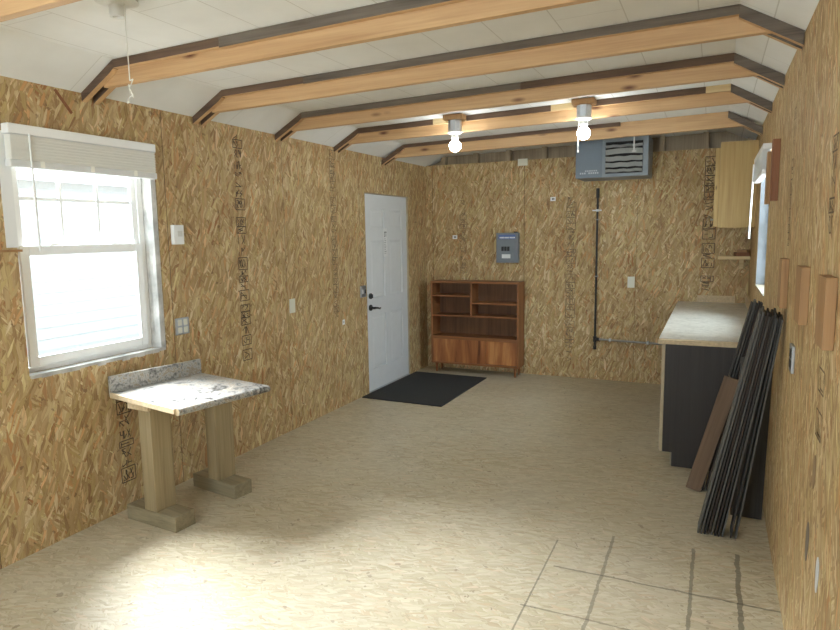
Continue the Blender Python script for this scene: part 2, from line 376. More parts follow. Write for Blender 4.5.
wall_left = struct('wall_left', B(*[(L - TH, L, a, b, z, w) for a, b, z, w in wall_with_holes(YB, D, 0, ZL, [W4, W1, DR])]), m_wall_l)
wall_right = struct('wall_right', B(*[(R, R + TH, a, b, z, w) for a, b, z, w in wall_with_holes(YB, D, 0, ZR, [W2])]), m_wall_r)
wall_back = struct('wall_back', B((L - TH, R + TH, D, D + 0.012, 0, 2.44)), m_wall_b)
wall_rear = struct('wall_rear', B(*[(a, b, YB - TH, YB, z, w) for a, b, z, w in wall_with_holes(L - TH, R + TH, 0, 2.7, [W3])]), m_wall_b)
# open gable framing over the OSB of the back wall
struct('sheathing', B((L - TH, R + TH, D + 0.10, D + 0.115, 0, 2.75)), m_stud, wall_back)
for x in (-2.965, -2.559, -2.164, -1.752, -1.345, -0.935, -0.531, -0.119, 0.28):
    struct('stud', B((x - .026, x + .026, D + 0.0125, D + 0.10, 2.30, 2.70)), m_stud, wall_back)
struct('cap_plate', B((L, R, D + 0.0125, D + 0.10, 2.405, 2.438)), m_stud, wall_back)

def ceil_prof(y):
    dz = 0.0 if y <= 5.1 else -0.033 * min(1, (y - 5.1) / 0.9)
    return [(L, ZL), (KL[0], KL[1] + dz), (KR[0], KR[1] + dz), (R, ZR)]
with BM() as bm:
    ys = [YB - TH, 2.5, 5.1, 6.0, D + TH]; rows = []
    for y in ys:
        pr = [(L - TH, ZL - .05)] + ceil_prof(y) + [(R + TH, ZR - .055)]
        rows.append(([bm.verts.new((x, y, z)) for x, z in pr], [bm.verts.new((x, y, z + .03)) for x, z in pr]))
    n = 6
    for (a, A), (b, Bt) in zip(rows, rows[1:]):
        for i in range(n - 1):
            bm.faces.new((a[i], b[i], b[i + 1], a[i + 1])); bm.faces.new((A[i], A[i + 1], Bt[i + 1], Bt[i]))
        bm.faces.new((a[0], A[0], Bt[0], b[0])); bm.faces.new((a[-1], b[-1], Bt[-1], A[-1]))
    for lo, hi in (rows[0], rows[-1]):
        for i in range(n - 1): bm.faces.new((lo[i], lo[i + 1], hi[i + 1], hi[i]))
    bmesh.ops.recalc_face_normals(bm, faces=bm.faces)
ceiling = struct('ceiling', bm, m_ceil)

# printed stamps on the sheets: columns of boxed illegible characters, sideways
def stamp(parent, put, u, v0, v1, w, seed, mat, dens=1.0, name='stamped_marking'):
    rnd = random.Random(seed); bm = bmesh.new(); t = w * 0.062
    def seg(a, b, tt=t):
        (x0, y0), (x1, y1) = a, b; dx, dy = x1 - x0, y1 - y0; l = math.hypot(dx, dy) or 1e-6; nx, ny = -dy / l * tt / 2, dx / l * tt / 2
        quad(bm, [put(u + p, q) for p, q in ((x0 + nx, y0 + ny), (x1 + nx, y1 + ny), (x1 - nx, y1 - ny), (x0 - nx, y0 - ny))])
    v = v1
    while v > v0 + w:
        h = w * rnd.uniform(0.35, 0.9)
        if rnd.random() < 0.16 * (2 - dens): v -= h * rnd.uniform(.3, .9); continue
        a, b = -w / 2, w / 2
        if rnd.random() < 0.62:
            for s in (((a, v), (b, v)), ((b, v), (b, v - h)), ((b, v - h), (a, v - h)), ((a, v - h), (a, v))): seg(*s)
        k = rnd.randint(1, 3)
        for j in range(k):
            c0, c1 = a + w * (.12 + .76 * j / k), a + w * (.12 + .76 * (j + .75) / k); p, q = v - h * .15, v - h * .85
            pts = [(c0, p), (c1, p), (c1, q), (c0, q), (c0, (p + q) / 2), (c1, (p + q) / 2)]
            for _ in range(rnd.randint(2, 4)):
                s = rnd.sample(pts, 2); seg(*s)
        v -= h * 1.04
    o = obj(name, bm, mat, parent); return o
onL = lambda u, v: (L + .0012, u, v)
onR = lambda u, v: (R - .0012, u, v)
onB = lambda u, v: (u, D - .0012, v)
stamp(wall_left, onL, 3.775, 0.55, 2.38, 0.10, 1, m_ink)
stamp(wall_left, onL, 5.05, 0.80, 2.40, 0.09, 2, m_ink2)
stamp(wall_left, onL, 2.64, 0.12, 0.72, 0.10, 3, m_ink)
stamp(wall_back, onB, -2.71, 1.09, 2.07, 0.085, 4, m_ink2)
stamp(wall_back, onB, -1.44, 0.06, 2.02, 0.10, 5, m_ink2)
stamp(wall_back, onB, -0.055, 0.92, 2.36, 0.115, 6, m_ink, 1.4)
stamp(wall_right, onR, 2.33, 1.58, 1.92, 0.10, 8, m_ink2, .8)
stamp(wall_right, onR, 3.55, 1.5, 2.2, 0.08, 9, m_ink2, .4)
stamp(wall_right, onR, 2.30, 0.90, 1.20, 0.11, 10, m_ink2, .8)

# ------------------------------------------------------------------ ceiling beams
def beam(y, label, strips, dz=0.0):
    """dark rafter boards front and back, a pine tie beam between them; strips: front board pieces (x0,x1,depth,material)"""
    g = thing('ceiling_beam', label, 'beam', (-1.43, y, 2.45 + dz), 'pine ceiling beams')
    ox, oz = -1.43, 2.45
    def pr(pts, a, b, name, m, bev=.002):
        with BM() as bm:
            prism(bm, [(px - ox, pz - oz) for px, pz in pts], 'y', a, b)
            if name != 'tie_beam':
                for f in bm.faces:
                    if f.normal.z < -.5: f.material_index = 1          # sawn lower edge; pine colour carries light bounced onto the underside
        return obj(name, bm, [m, m_pine] if name != 'tie_beam' else m, g, bev)
    e = .001
    top = lambda x: KL[1] + (KR[1] - KL[1]) * (x - KL[0]) / (KR[0] - KL[0]) - e
    ltop = lambda x: ZL + (KL[1] - ZL) * (x - L) / (KL[0] - L) - e
    rtop = lambda x: KR[1] + (ZR - KR[1]) * (x - KR[0]) / (R - KR[0]) - e
    xl, xr = L + .003, R - .003
    for x0, x1, dp, m in strips:
        pr([(x0, top(x0)), (x1, top(x1)), (x1, top(x1) - dp), (x0, top(x0) - dp)], 0, .034, 'rafter_board', m)
    for a, b in ((0, .034), (.074, .108)):
        pr([(xl, ltop(xl)), (KL[0], top(KL[0])), (KL[0], top(KL[0]) - .046), (KL[0] - .03, ltop(KL[0] - .03) - .052), (xl, ltop(xl) - .048)], a, b, 'brace', m_old)
        pr([(xr, rtop(xr)), (KR[0], top(KR[0])), (KR[0], top(KR[0]) - .058), (xr, rtop(xr) - .062)], a, b, 'brace', m_old_grey)
    pr([(KL[0], top(KL[0])), (KR[0], top(KR[0])), (KR[0], top(KR[0]) - .046), (KL[0], top(KL[0]) - .046)], .074, .108, 'rafter_board', m_old)
    a, b = L + .14, R - .11
    pr([(a, ltop(a)), (KL[0], top(KL[0])), (KR[0], top(KR[0])), (b, rtop(b)), (b, KR[1] - .128), (a, KL[1] - .126)], .0345, .0735, 'tie_beam', m_pine, .003)
    return g
K0, K1 = KL[0], KR[0]
beam(1.585, 'pine ceiling beam nearest the camera, cut off by the top left corner', [(K0, K1, .045, m_old)])
beam(2.516, 'long pine ceiling beam just beyond the ceiling lamp without a bulb', [(K0, -2.21, .044, m_old), (-2.209, K1, .050, m_old_grey)])
beam(3.341, 'knotty pine ceiling beam, third from the camera', [(K0, -2.3, .042, m_old), (-2.299, K1, .044, m_old_grey)])
beam(4.22, 'pine ceiling beam just in front of the two lit bulbs', [(K0, -1.2, .044, m_old_grey), (-1.199, K1, .047, m_old)])
beam(5.08, 'pine ceiling beam carrying the two lit bulbs', [(K0, -2.20, .046, m_old), (-2.199, -1.90, .046, m_pine_pale), (-1.899, -1.20, .046, m_old), (-1.199, -0.98, .046, m_pine_pale), (-0.979, -0.10, .046, m_old), (-0.099, K1, .046, m_pine_pale)])
beam(6.0, 'pine ceiling beam nearest the back wall, above the grey heater', [(K0, -0.80, .036, m_old)], -.033)

# ------------------------------------------------------------------ window_1 (left wall)
def empty(name, loc=(0, 0, 0), kind=None):
    o = bpy.data.objects.new(name, None); COL.objects.link(o); o.location = loc
    if kind: o['kind'] = kind
    return o
def sash(parent, name, xf, y0, y1, z0, z1, w, grid, glass_x, t=.028, wz=None, horiz=True):
    wz = wz or w
    ob = obj(name, B((xf - t, xf, y0, y0 + w, z0, z1), (xf - t, xf, y1 - w, y1, z0, z1), (xf - t, xf, y0 + w, y1 - w, z0, z0 + wz), (xf - t, xf, y0 + w, y1 - w, z1 - wz, z1)), m_white, parent, .002)
    obj('pane', B((glass_x - .002, glass_x + .002, y0 + w, y1 - w, z0 + wz, z1 - wz)), m_glass, ob)
    if grid:
        bs = []; gy0, gy1, gz0, gz1 = y0 + w, y1 - w, z0 + wz, z1 - wz
        for i in range(1, grid[0]):
            y = gy0 + (gy1 - gy0) * i / grid[0]; bs.append((glass_x + .003, glass_x + .011, y - .008, y + .008, gz0, gz1))
        for i in range(1, grid[1]):
            z = gz0 + (gz1 - gz0) * i / grid[1]; bs.append((glass_x + .003, glass_x + .0105, gy0, gy1, z - .008, z + .008))
        obj('muntin', B(*bs), m_white, ob)
    return ob
w1 = empty('window_1', (0, 0, 0), 'structure')
xo, xi = L - .112, L - .078
y0, y1, z0, z1 = W1
obj('window_frame', B((xo, xi, y0 + .001, y0 + .05, z0 + .001, z1 - .001), (xo, xi, y1 - .085, y1 - .045, z0 + .001, z1 - .001), (xo, xi, y0 + .05, y1 - .085, z1 - .05, z1 - .001), (xo, xi, y0 + .05, y1 - .085, z0 + .001, z0 + .03)), m_white, w1, .003)
sash(w1, 'upper_sash', L - .086, y0 + .052, y1 - .087, 1.565, z1 - .052, .038, (3, 2), L - .100, t=.02)
ls = sash(w1, 'lower_sash', L - .060, y0 + .052, y1 - .087, z0 + .032, 1.605, .048, None, L - .072, t=.024, wz=.05)
for y in (2.33, 2.72): obj('sash_lock', B((L - .075, L - .05, y - .03, y + .03, 1.606, 1.618)), m_white, ls, .004)
jb = obj('jamb_wrap', B((L - .108, L - .001, y1 - .0435, y1 - .001, z0 + .0015, z1 - .0015)), m_wrap, w1, .006)
with BM() as bm:
    box(bm, L - .058, L + .002, y0 + .004, y1 - .045, z0 - .012, z0 + .004)
    rnd = random.Random(3); yy = y0 + .01
    while yy < y1 - .05:
        box(bm, L - .02, L + .0035, yy, yy + .055, z0 - .012 - rnd.uniform(0, .014), z0 + .003); yy += .056
obj('sill_flashing', bm, m_wrap, w1)
obj('side_flashing', B((L + .0005, L + .003, y0 - .055, y0 + .004, 1.60, z1 - .02)), m_whitep, w1)
# blind with its slats pulled up
bl = thing('window_blind', 'raised cream mini blind over the left window', 'blind', (L, 2.53, 2.0), 'window blinds')
def lb(x0, x1, y0, y1, z0, z1): return (x0 - 0, x1 - 0, y0 - 2.53, y1 - 2.53, z0 - 2.0, z1 - 2.0)
obj('head_rail', B(lb(.002, .055, 2.055, 2.965, 2.155, 2.205)), m_white, bl, .006)
with BM() as bm:
    z = 2.152
    while z > 2.035: box(bm, *lb(.006, .054 + .003 * math.sin(z * 900), 2.065, 2.955, z - .0040, z - .0005)); z -= .0048
obj('slats', bm, m_blind, bl)
obj('bottom_rail', B(lb(.008, .054, 2.055, 2.965, 1.995, 2.033)), m_rail, bl, .006)
for y in (2.22, 2.51, 2.80): obj('ladder_tape', B(lb(.0555, .0575, y - .012, y + .012, 2.002, 2.036)), m_blind, bl)
with BM() as bm: tube(bm, (.058, 2.16 - 2.53, .16), (.058, 2.165 - 2.53, -.42), .005, n=8)
obj('wand', bm, m_whitep, bl, smooth=True)
# bracket stubs left of the window
tag(obj('curtain_rod', B((L + .004, L + .016, 1.80, 2.10, 1.578, 1.590)), m_block), 'thin brown rod stub left of the left window at its middle rail', 'rod')

# ------------------------------------------------------------------ other windows
w2 = empty('window_2', (0, 0, 0), 'structure')
y0, y1, z0, z1 = W2
obj('window_frame', B((R + .075, R + .112, y0 + .001, y0 + .045, z0 + .001, z1 - .001), (R + .075, R + .112, y1 - .045, y1 - .001, z0 + .001, z1 - .001), (R + .075, R + .112, y0 + .045, y1 - .045, z1 - .045, z1 - .001), (R + .075, R + .112, y0 + .045, y1 - .045, z0 + .001, z0 + .045), (R + .076, R + .105, y0 + .045, y1 - .045, 1.66, 1.70)), m_white, w2, .003)
obj('pane', B((R + .090, R + .094, y0 + .045, y1 - .045, z0 + .045, z1 - .045)), m_glass, w2)
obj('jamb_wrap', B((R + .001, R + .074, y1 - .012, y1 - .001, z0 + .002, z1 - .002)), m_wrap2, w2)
obj('sill_board', B((R - .004, R + .074, y0 + .003, y1 - .013, z0 + .001, z0 + .012)), m_kick, w2, .003)
for nm, rect in (('window_4', W4),):
    w = empty(nm, (0, 0, 0), 'structure'); a, b, z0, z1 = rect
    obj('window_frame', B((xo, xi, a + .001, a + .05, z0 + .001, z1 - .001), (xo, xi, b - .05, b - .001, z0 + .001, z1 - .001), (xo, xi, a + .05, b - .05, z1 - .05, z1 - .001), (xo, xi, a + .05, b - .05, z0 + .001, z0 + .05), (xo + .005, xi - .001, a + .05, b - .05, 1.55, 1.59)), m_white, w, .003)
    obj('pane', B((xo + .015, xo + .019, a + .05, b - .05, z0 + .05, z1 - .05)), m_glass, w)
w = empty('window_3', (0, 0, 0), 'structure'); a, b, z0, z1 = W3
obj('window_frame', B((a + .001, a + .05, YB - .1, YB - .06, z0 + .001, z1 - .001), (b - .05, b - .001, YB - .1, YB - .06, z0 + .001, z1 - .001), (a + .05, b - .05, YB - .1, YB - .06, z1 - .05, z1 - .001), (a + .05, b - .05, YB - .1, YB - .06, z0 + .001, z0 + .05)), m_white, w, .003)
obj('pane', B((a + .05, b - .05, YB - .082, YB - .078, z0 + .05, z1 - .05)), m_glass, w)
# raised blind of the right window
bl = thing('window_blind', 'white mini blind raised at the top of the right window above the counter', 'blind', (R, 5.45, 2.0), 'window blinds')
obj('head_rail', B((-.055, -.002, -.53, .53, .165, .205)), m_white, bl, .005)
with BM() as bm:
    z = .162
    while z > .035: box(bm, -.056 + .004 * math.sin(z * 700), -.008, -.52, .52, z - .004, z - .0007); z -= .0060
obj('slats', bm, m_white, bl)
obj('bottom_rail', B((-.054, -.006, -.53, .53, .005, .032)), m_white, bl, .005)
with BM() as bm: tube(bm, (-.062, .40, .15), (-.072, .40, -.44), .0065, n=8)
obj('wand', bm, m_white, bl, smooth=True)

# ------------------------------------------------------------------ door
dr = empty('door_1', (L, 6.1275, 0), 'structure')
with BM() as bm:
    xs = -.018; w_, h_ = .485, 2.045
    box(bm, xs - .04, xs - .012, -w_, w_, .008, h_)
    cols = [(-.36, -.055), (.055, .36)]; rows = [(.23, .80), (.98, 1.58), (1.69, 1.90)]
    ys_ = [-w_, -.36, -.055, .055, .36, w_]; zs_ = [.008, .23, .80, .98, 1.58, 1.69, 1.90, h_]
    for i in range(5):
        for j in range(7):
            pan = (i in (1, 3)) and (j in (1, 3, 5))
            if not pan: box(bm, xs - .012, xs, ys_[i], ys_[i + 1], zs_[j], zs_[j + 1])
            else:
                a, b, c, d = ys_[i], ys_[i + 1], zs_[j], zs_[j + 1]; k = .035
                lo = [(xs - .011, a + .008, c + .008), (xs - .011, b - .008, c + .008), (xs - .011, b - .008, d - .008), (xs - .011, a + .008, d - .008)]
                hi = [(xs - .003, a + k, c + k), (xs - .003, b - k, c + k), (xs - .003, b - k, d - k), (xs - .003, a + k, d - k)]
                A = [bm.verts.new(p) for p in lo]; Bv = [bm.verts.new(p) for p in hi]
                bm.faces.new(Bv)
                for q in range(4): bm.faces.new((A[q], A[(q + 1) % 4], Bv[(q + 1) % 4], Bv[q]))
    bmesh.ops.remove_doubles(bm, verts=bm.verts, dist=1e-5); bmesh.ops.recalc_face_normals(bm, faces=bm.faces)
slab = obj('door_leaf', bm, m_door, dr)
obj('door_jamb', B((-.11, -.002, -.4965, -.489, 0.001, 2.055), (-.11, -.002, .489, .4965, 0.001, 2.055), (-.11, -.002, -.489, .489, 2.0475, 2.055)), m_face, dr)
obj('threshold', B((-.11, -.005, -.489, .489, 0.0, .0065)), m_metal, dr)
with BM() as bm:
    tube(bm, (-.018, -.40, 1.005), (-.004, -.40, 1.005), .030); tube(bm, (-.004, -.40, 1.005), (.006, -.40, 1.005), .012); box(bm, .004, .016, -.404, -.396, .985, 1.025)
obj('deadbolt', bm, m_black, dr, smooth=True)
with BM() as bm:
    tube(bm, (-.018, -.40, .885), (-.006, -.40, .885), .032); tube(bm, (-.006, -.40, .885), (.04, -.40, .885), .011)
    tube(bm, (.04, -.405, .887), (.044, -.35, .880), .011, .010); tube(bm, (.044, -.35, .880), (.040, -.30, .868), .010, .009); tube(bm, (.040, -.30, .868), (.036, -.275, .874), .009, .006)
obj('lever_handle', bm, m_black, dr, smooth=True)
for z in (.25, 1.05, 1.82):
    with BM() as bm: tube(bm, (-.012, .487, z - .045), (-.012, .487, z + .045), .008, n=10)
    obj('hinge', bm, m_brass, dr, smooth=True)
nt = obj('notice', B((-.0175, -.0168, -.075, .005, 1.40, 1.70)), m_paper, dr)
with BM() as bm:
    for a, b, c, d in ((-.062, -.042, 1.655, 1.663), (-.056, -.049, 1.615, 1.655), (-.062, -.042, 1.61, 1.617), (-.036, -.008, 1.655, 1.663), (-.026, -.018, 1.612, 1.655)): box(bm, -.0167, -.0163, a, b, c, d)
    for i in range(9):
        z = 1.585 - i * .019; box(bm, -.0167, -.0164, -.062, -.062 + .05 * (0.6 + .4 * ((i * 37) % 10) / 10), z, z + .0035)
obj('notice_print', bm, plain('faint_print', (0.42, 0.42, 0.42), .8) if False else m_inkprint, nt)

# ------------------------------------------------------------------ doormat
with BM() as bm: prism(bm, [(-.44, -.64), (.44, -.66), (.45, .64), (-.435, .645)], 'z', 0.0005, .011)
o = obj('doormat', bm, m_mat, None, .003, loc=(-2.735, 6.09, 0)); tag(o, 'black fibre doormat on the floor in front of the white door', 'doormat')

# ------------------------------------------------------------------ bookcase
bk = thing('bookcase', 'low reddish wood bookcase with sliding doors against the back wall', 'bookcase', (-2.483, 6.98, 0))
hw, d0, d1, zb, zt = .533, -.14, .10, .110, 1.085
for s in (-1, 1):
    obj('side_panel', B((min(s * hw, s * (hw - .02)), max(s * hw, s * (hw - .02)), d0, d1, zb, zt)), m_case_v, bk, .002)
iw = hw - .0205
obj('top_panel', B((-iw, iw, d0, d1, zt - .022, zt)), m_case, bk, .002)
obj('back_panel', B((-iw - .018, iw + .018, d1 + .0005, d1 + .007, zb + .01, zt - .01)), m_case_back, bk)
obj('bottom_panel', B((-iw, iw, d0, d1, zb, zb + .022)), m_case, bk, .002)
obj('shelf', B((-iw, iw, d0 + .006, d1, .672, .690)), m_case, bk, .002)
obj('shelf', B((-iw, iw, d0, d1, .405, .440)), m_case, bk, .002)
xd = -.032
obj('divider', B((xd - .009, xd + .009, d0 + .006, d1, .6905, zt - .0225)), m_case_v, bk, .002)
obj('shelf', B((-iw, xd - .0095, d0 + .008, d1, .905, .922)), m_case, bk, .002)
obj('shelf', B((xd + .0095, iw, d0 + .008, d1, .825, .843)), m_case, bk, .002)
for a, b, y in ((-iw, .147, d0 + .004), (.10, iw, d0 + .030)):
    obj('sliding_door', B((a, b, y, y + .018, zb + .0225, .4045)), m_case_door, bk, .0015)
for x in (-hw + .05, hw - .05):
    for y in (d0 + .05, d1 - .04):
        with BM() as bm: tube(bm, (x, y, 0.0), (x, y, zb), .011, .02, 12)
        obj('leg', bm, m_case_v, bk, smooth=True)

# ------------------------------------------------------------------ breaker panel
bp = thing('breaker_panel', 'grey electrical breaker panel on the back wall above the bookcase', 'electrical panel', (-2.150, D, 1.462))
obj('enclosure', B((-.128, .128, -.075, -.001, -.170, .170)), m_greyp, bp, .004)
obj('panel_door', B((-.105, .100, -.082, -.0755, -.145, .095)), m_heat2, bp, .002)
lab = obj('blue_label', B((-.100, .100, -.0768, -.0752, .098, .150)), m_blue, bp)
with BM() as bm:
    for a, b in ((-.085, -.035), (-.025, .028), (.038, .088)):
        x = a
        while x < b: box(bm, x, x + .011, -.0776, -.0768, .108, .124); x += .0145
obj('label_print', bm, m_paper, lab)
for i in range(3): obj('breaker', B((-.062 + i * .034, -.034 + i * .034, -.092, -.082, -.035, .015)), m_black, bp, .002)
sl = obj('white_sticker', B((-.058, .044, -.0835, -.0822, -.118, -.072)), m_paper, bp)
obj('conduit_nub', B((.075, .110, -.05, -.02, .1705, .182)), m_black, bp)

# ------------------------------------------------------------------ heater
ht = thing('unit_heater', 'blue-grey unit heater with louvers hung under the ceiling at the back wall', 'heater', (-.955, 6.6, 2.165))
obj('cabinet', B((-.345, .345, .012, .46, 0, .385)), m_heat2, ht, .006)
obj('front_panel', B((-.345, -.085, 0, .0115, 0, .385)), m_heat, ht, .003)
obj('louver_surround', B((-.0845, .345, 0, .0115, 0, .032), (-.0845, .345, 0, .0115, .335, .385), (-.0845, -.055, 0, .0115, .032, .335), (.295, .345, 0, .0115, .032, .335)), m_heat2, ht, .002)
obj('louver_opening', B((-.055, .295, .006, .0118, .032, .335)), m_dark, ht)
for i, (z, dz) in enumerate(((.058, .026), (.112, .040), (.172, .042), (.235, .048), (.292, .024))):
    with BM() as bm:
        n = 10; A = []; Bq = []
        for k in range(n + 1):
            x = -.053 + .346 * k / n; bow = (0.010 * math.sin(math.pi * k / n) if i == 3 else 0.003 * math.sin(k * 1.7 + i))
            A.append(bm.verts.new((x, .0045, z - dz / 2 + bow))); Bq.append(bm.verts.new((x, -.018, z + dz / 2 + bow)))
        for k in range(n): bm.faces.new((A[k], A[k + 1], Bq[k + 1], Bq[k]))
        bmesh.ops.solidify(bm, geom=bm.faces[:], thickness=.002)
    obj('louver', bm, m_alu, ht)
with BM() as bm:
    for r_, (z, n, w, h) in enumerate(((.062, 6, .016, .012), (.038, 9, .016, .016))):
        for k in range(n):
            if r_ == 1 and k == 3: continue
            x = -.27 + k * .021 + (.02 if r_ == 0 else -.03); box(bm, x, x + w * .75, -.0012, -.0001, z, z + h)
obj('maker_print', bm, plain('print_grey', (.50, .53, .55), .6), ht)
with BM() as bm:
    tube(bm, (.215, -.03, .235), (.215, -.03, .39), .007, n=8); box(bm, .195, .235, -.035, -.012, .225, .240)
obj('hanger_rod', bm, m_whitep, ht, smooth=True)

# ------------------------------------------------------------------ gas pipe
gp = thing('gas_pipe', 'black gas pipe running down and along the back wall below the heater', 'pipe', (-1.155, D - .04, 0))
with BM() as bm:
    tube(bm, (0, 0, .37), (0, 0, 2.08), .011, n=12); tube(bm, (0, 0, 1.99), (0, 0, 2.09), .017, n=12)
obj('riser', bm, m_pipe, gp, smooth=True)
with BM() as bm: tube(bm, (0, 0, .46), (.84, 0, .44), .011, n=12)
obj('branch', bm, m_pipegrey, gp, smooth=True)
with BM() as bm: tube(bm, (0, 0, .43), (0, 0, .49), .019, n=12); tube(bm, (0, 0, .46), (.045, 0, .459), .018, n=12)
obj('tee', bm, m_pipe, gp, smooth=True)
with BM() as bm: tube(bm, (0, 0, .345), (0, 0, .385), .017, n=12)
obj('pipe_cap', bm, m_pipe, gp, smooth=True)
with BM() as bm: tube(bm, (0, 0, 1.845), (0, 0, 1.870), .016, n=12); box(bm, -.05, .045, -.024, -.012, 1.850, 1.864)
obj('shutoff_valve', bm, m_whitep, gp, smooth=True)
for x, z in ((.16, .4555), (.55, .447)): obj('pipe_clip', B((x - .01, x + .01, -.014, .037, z - .016, z + .016)), m_metal, gp, .002)
for z in (1.15, 1.76): obj('pipe_clip', B((-.016, .016, -.015, .037, z - .006, z + .006)), m_pipegrey, gp, .002)

# ------------------------------------------------------------------ wall plates, boxes and stickers
def plate(name, label, cat, axis, at, u, z, w, h, mat, th=.008, inner=None, group=None, pname='toggle', proud=.006):
    """axis 'L','R','B': which wall; u runs along the wall"""
    loc = {'L': (L, u, z), 'R': (R, u, z), 'B': (u, D, z)}[axis]
    def bx(a0, a1, d0, d1, c0, c1):
        return {'L': (d0, d1, a0, a1, c0, c1), 'R': (-d1, -d0, a0, a1, c0, c1), 'B': (a0, a1, -d1, -d0, c0, c1)}[axis]
    if not inner:
        o = obj(name, B(bx(-w / 2, w / 2, .0008, th, -h / 2, h / 2)), mat, None, .0015, loc=loc); return tag(o, label, cat, group)
    g = thing(name, label, cat, loc, group)
    obj('face_plate', B(bx(-w / 2, w / 2, .0008, th, -h / 2, h / 2)), mat, g, .002)
    for a0, a1, c0, c1, m in inner: obj(pname, B(bx(a0, a1, th + .0002, th + proud, c0, c1)), m, g, .0015)
    return g
plate('thermostat', 'white thermostat box on the left wall right of the window', 'thermostat', 'L', 0, 3.135, 1.655, .085, .125, m_whitep, .03, [(-.012, .026, -.012, .024, m_porc)], pname='dial_cover', proud=.004)
plate('outlet_box', 'grey metal double outlet box on the left wall above the table', 'outlet', 'L', 0, 3.135, 1.055, .115, .110, m_metal, .012, [(-.042, -.008, -.045, -.006, m_plate), (-.042, -.008, .006, .045, m_plate), (.008, .042, -.045, -.006, m_plate), (.008, .042, .006, .045, m_plate)], pname='socket', proud=.003)
plate('blank_plate', 'ivory blank wall plate on the left wall midway between table and door', 'wall plate', 'L', 0, 4.36, 1.055, .075, .118, m_plate, .007, group=None)
plate('switch_box', 'grey metal switch box on the left wall beside the white door', 'light switch', 'L', 0, 5.545, 1.07, .105, .115, m_metal, .014, [(-.035, -.015, -.02, .02, m_whitep), (.015, .035, -.02, .02, m_black)])
plate('paper_tag', 'small white paper tag stuck on the left wall low beside the door', 'tag', 'L', 0, 5.17, .81, .045, .050, m_paper, .0015, [(-.006, .006, -.006, .006, m_inkprint)], pname='hole', proud=.0005)
plate('paper_tag', 'small white paper tag on the back wall above the bookcase left end', 'tag', 'B', 0, -2.815, 1.59, .060, .045, m_paper, .0015, [(-.012, -.002, -.01, .01, m_inkprint), (.004, .014, -.01, .01, m_inkprint)], pname='print_mark', proud=.0005)
plate('paper_tag', 'small white paper tag high on the back wall left of the gas pipe', 'tag', 'B', 0, -1.645, 1.997, .060, .045, m_paper, .0015, [(-.012, -.002, -.01, .01, m_inkprint), (.004, .014, -.01, .01, m_inkprint)], pname='print_mark', proud=.0005)
plate('blank_plate', 'ivory blank wall plate on the back wall right of the gas pipe', 'wall plate', 'B', 0, -.795, 1.09, .072, .118, m_plate, .007)
plate('junction_box', 'pale junction box cover at the top edge of the back wall boards', 'junction box', 'B', 0, -1.99, 2.415, .11, .075, m_plate, .012)
plate('outlet_box', 'dark metal outlet box on the right wall beside the leaning boards', 'outlet', 'R', 0, 3.06, 1.095, .10, .115, m_metal, .012, [(-.03, .03, -.04, -.005, m_black), (-.03, .03, .005, .04, m_black)], pname='socket', proud=.002)
def smudge(label, y, z, w, h, mat, ang):
    with BM() as bm:
        n = 14; ps = []
        for i in range(n):
            a = 2 * math.pi * i / n; p, q = math.cos(a) * w / 2 * (1 + .15 * math.sin(3 * a)), math.sin(a) * h / 2 * (1 + .1 * math.cos(2 * a))
            ps.append((p * math.cos(ang) - q * math.sin(ang), p * math.sin(ang) + q * math.cos(ang)))
        prism(bm, ps, 'x', -.0022, -.0008)
    o = obj('paint_smudge', bm, mat, None, loc=(R, y, z)); tag(o, label, 'smudge')
smudge('grey oval smudge low on the right wall', 2.37, .60, .06, .16, plain('grey_smudge', (.20, .16, .12), .8), .15)
smudge('white oval smudge low on the right wall near the camera', 2.14, .60, .05, .13, plain('white_smudge', (.62, .62, .62), .7), .1)
smudge('faint brown smudge on the right wall above the grey oval one', 2.32, .86, .05, .13, plain('brown_smudge', (.30, .20, .11), .8), .12)

with BM() as bm: obox(bm, (.0022, 0, 0), (.0012, 0, 0), (0, .045, -.055), (0, .006, .005))
tag(obj('wood_splinter', bm, m_block_red, None, loc=(L, 2.406, 2.367)), 'dark reddish wood splinter on the left wall above the window blind', 'wood splinter')

# ------------------------------------------------------------------ wood blocks on the right wall
def block(label, y, z0, z1, mat, wy=.14, th=.036):
    with BM() as bm: box(bm, -th, -.001, 0, wy, 0, z1 - z0)
    o = obj('wood_block', bm, mat, None, .002, loc=(R, y, z0)); tag(o, label, 'wood block', 'wood blocks screwed to the right wall')
block('orange pine block on the right wall nearest the camera', 2.125, 1.290, 1.500, m_block, .15, .030)
block('pale pine block on the right wall, middle of three in a row', 2.70, 1.285, 1.498, m_block, .16, .030)
block('pine block on the right wall just above the leaning boards', 3.43, 1.265, 1.497, m_block, .14, .032)
block('reddish wood block high on the right wall', 4.26, 1.80, 2.15, m_block_red, .09, .040)
block('tan wood strip on the right wall beside the right window blind', 4.83, 1.80, 2.14, m_block, .09, .030)

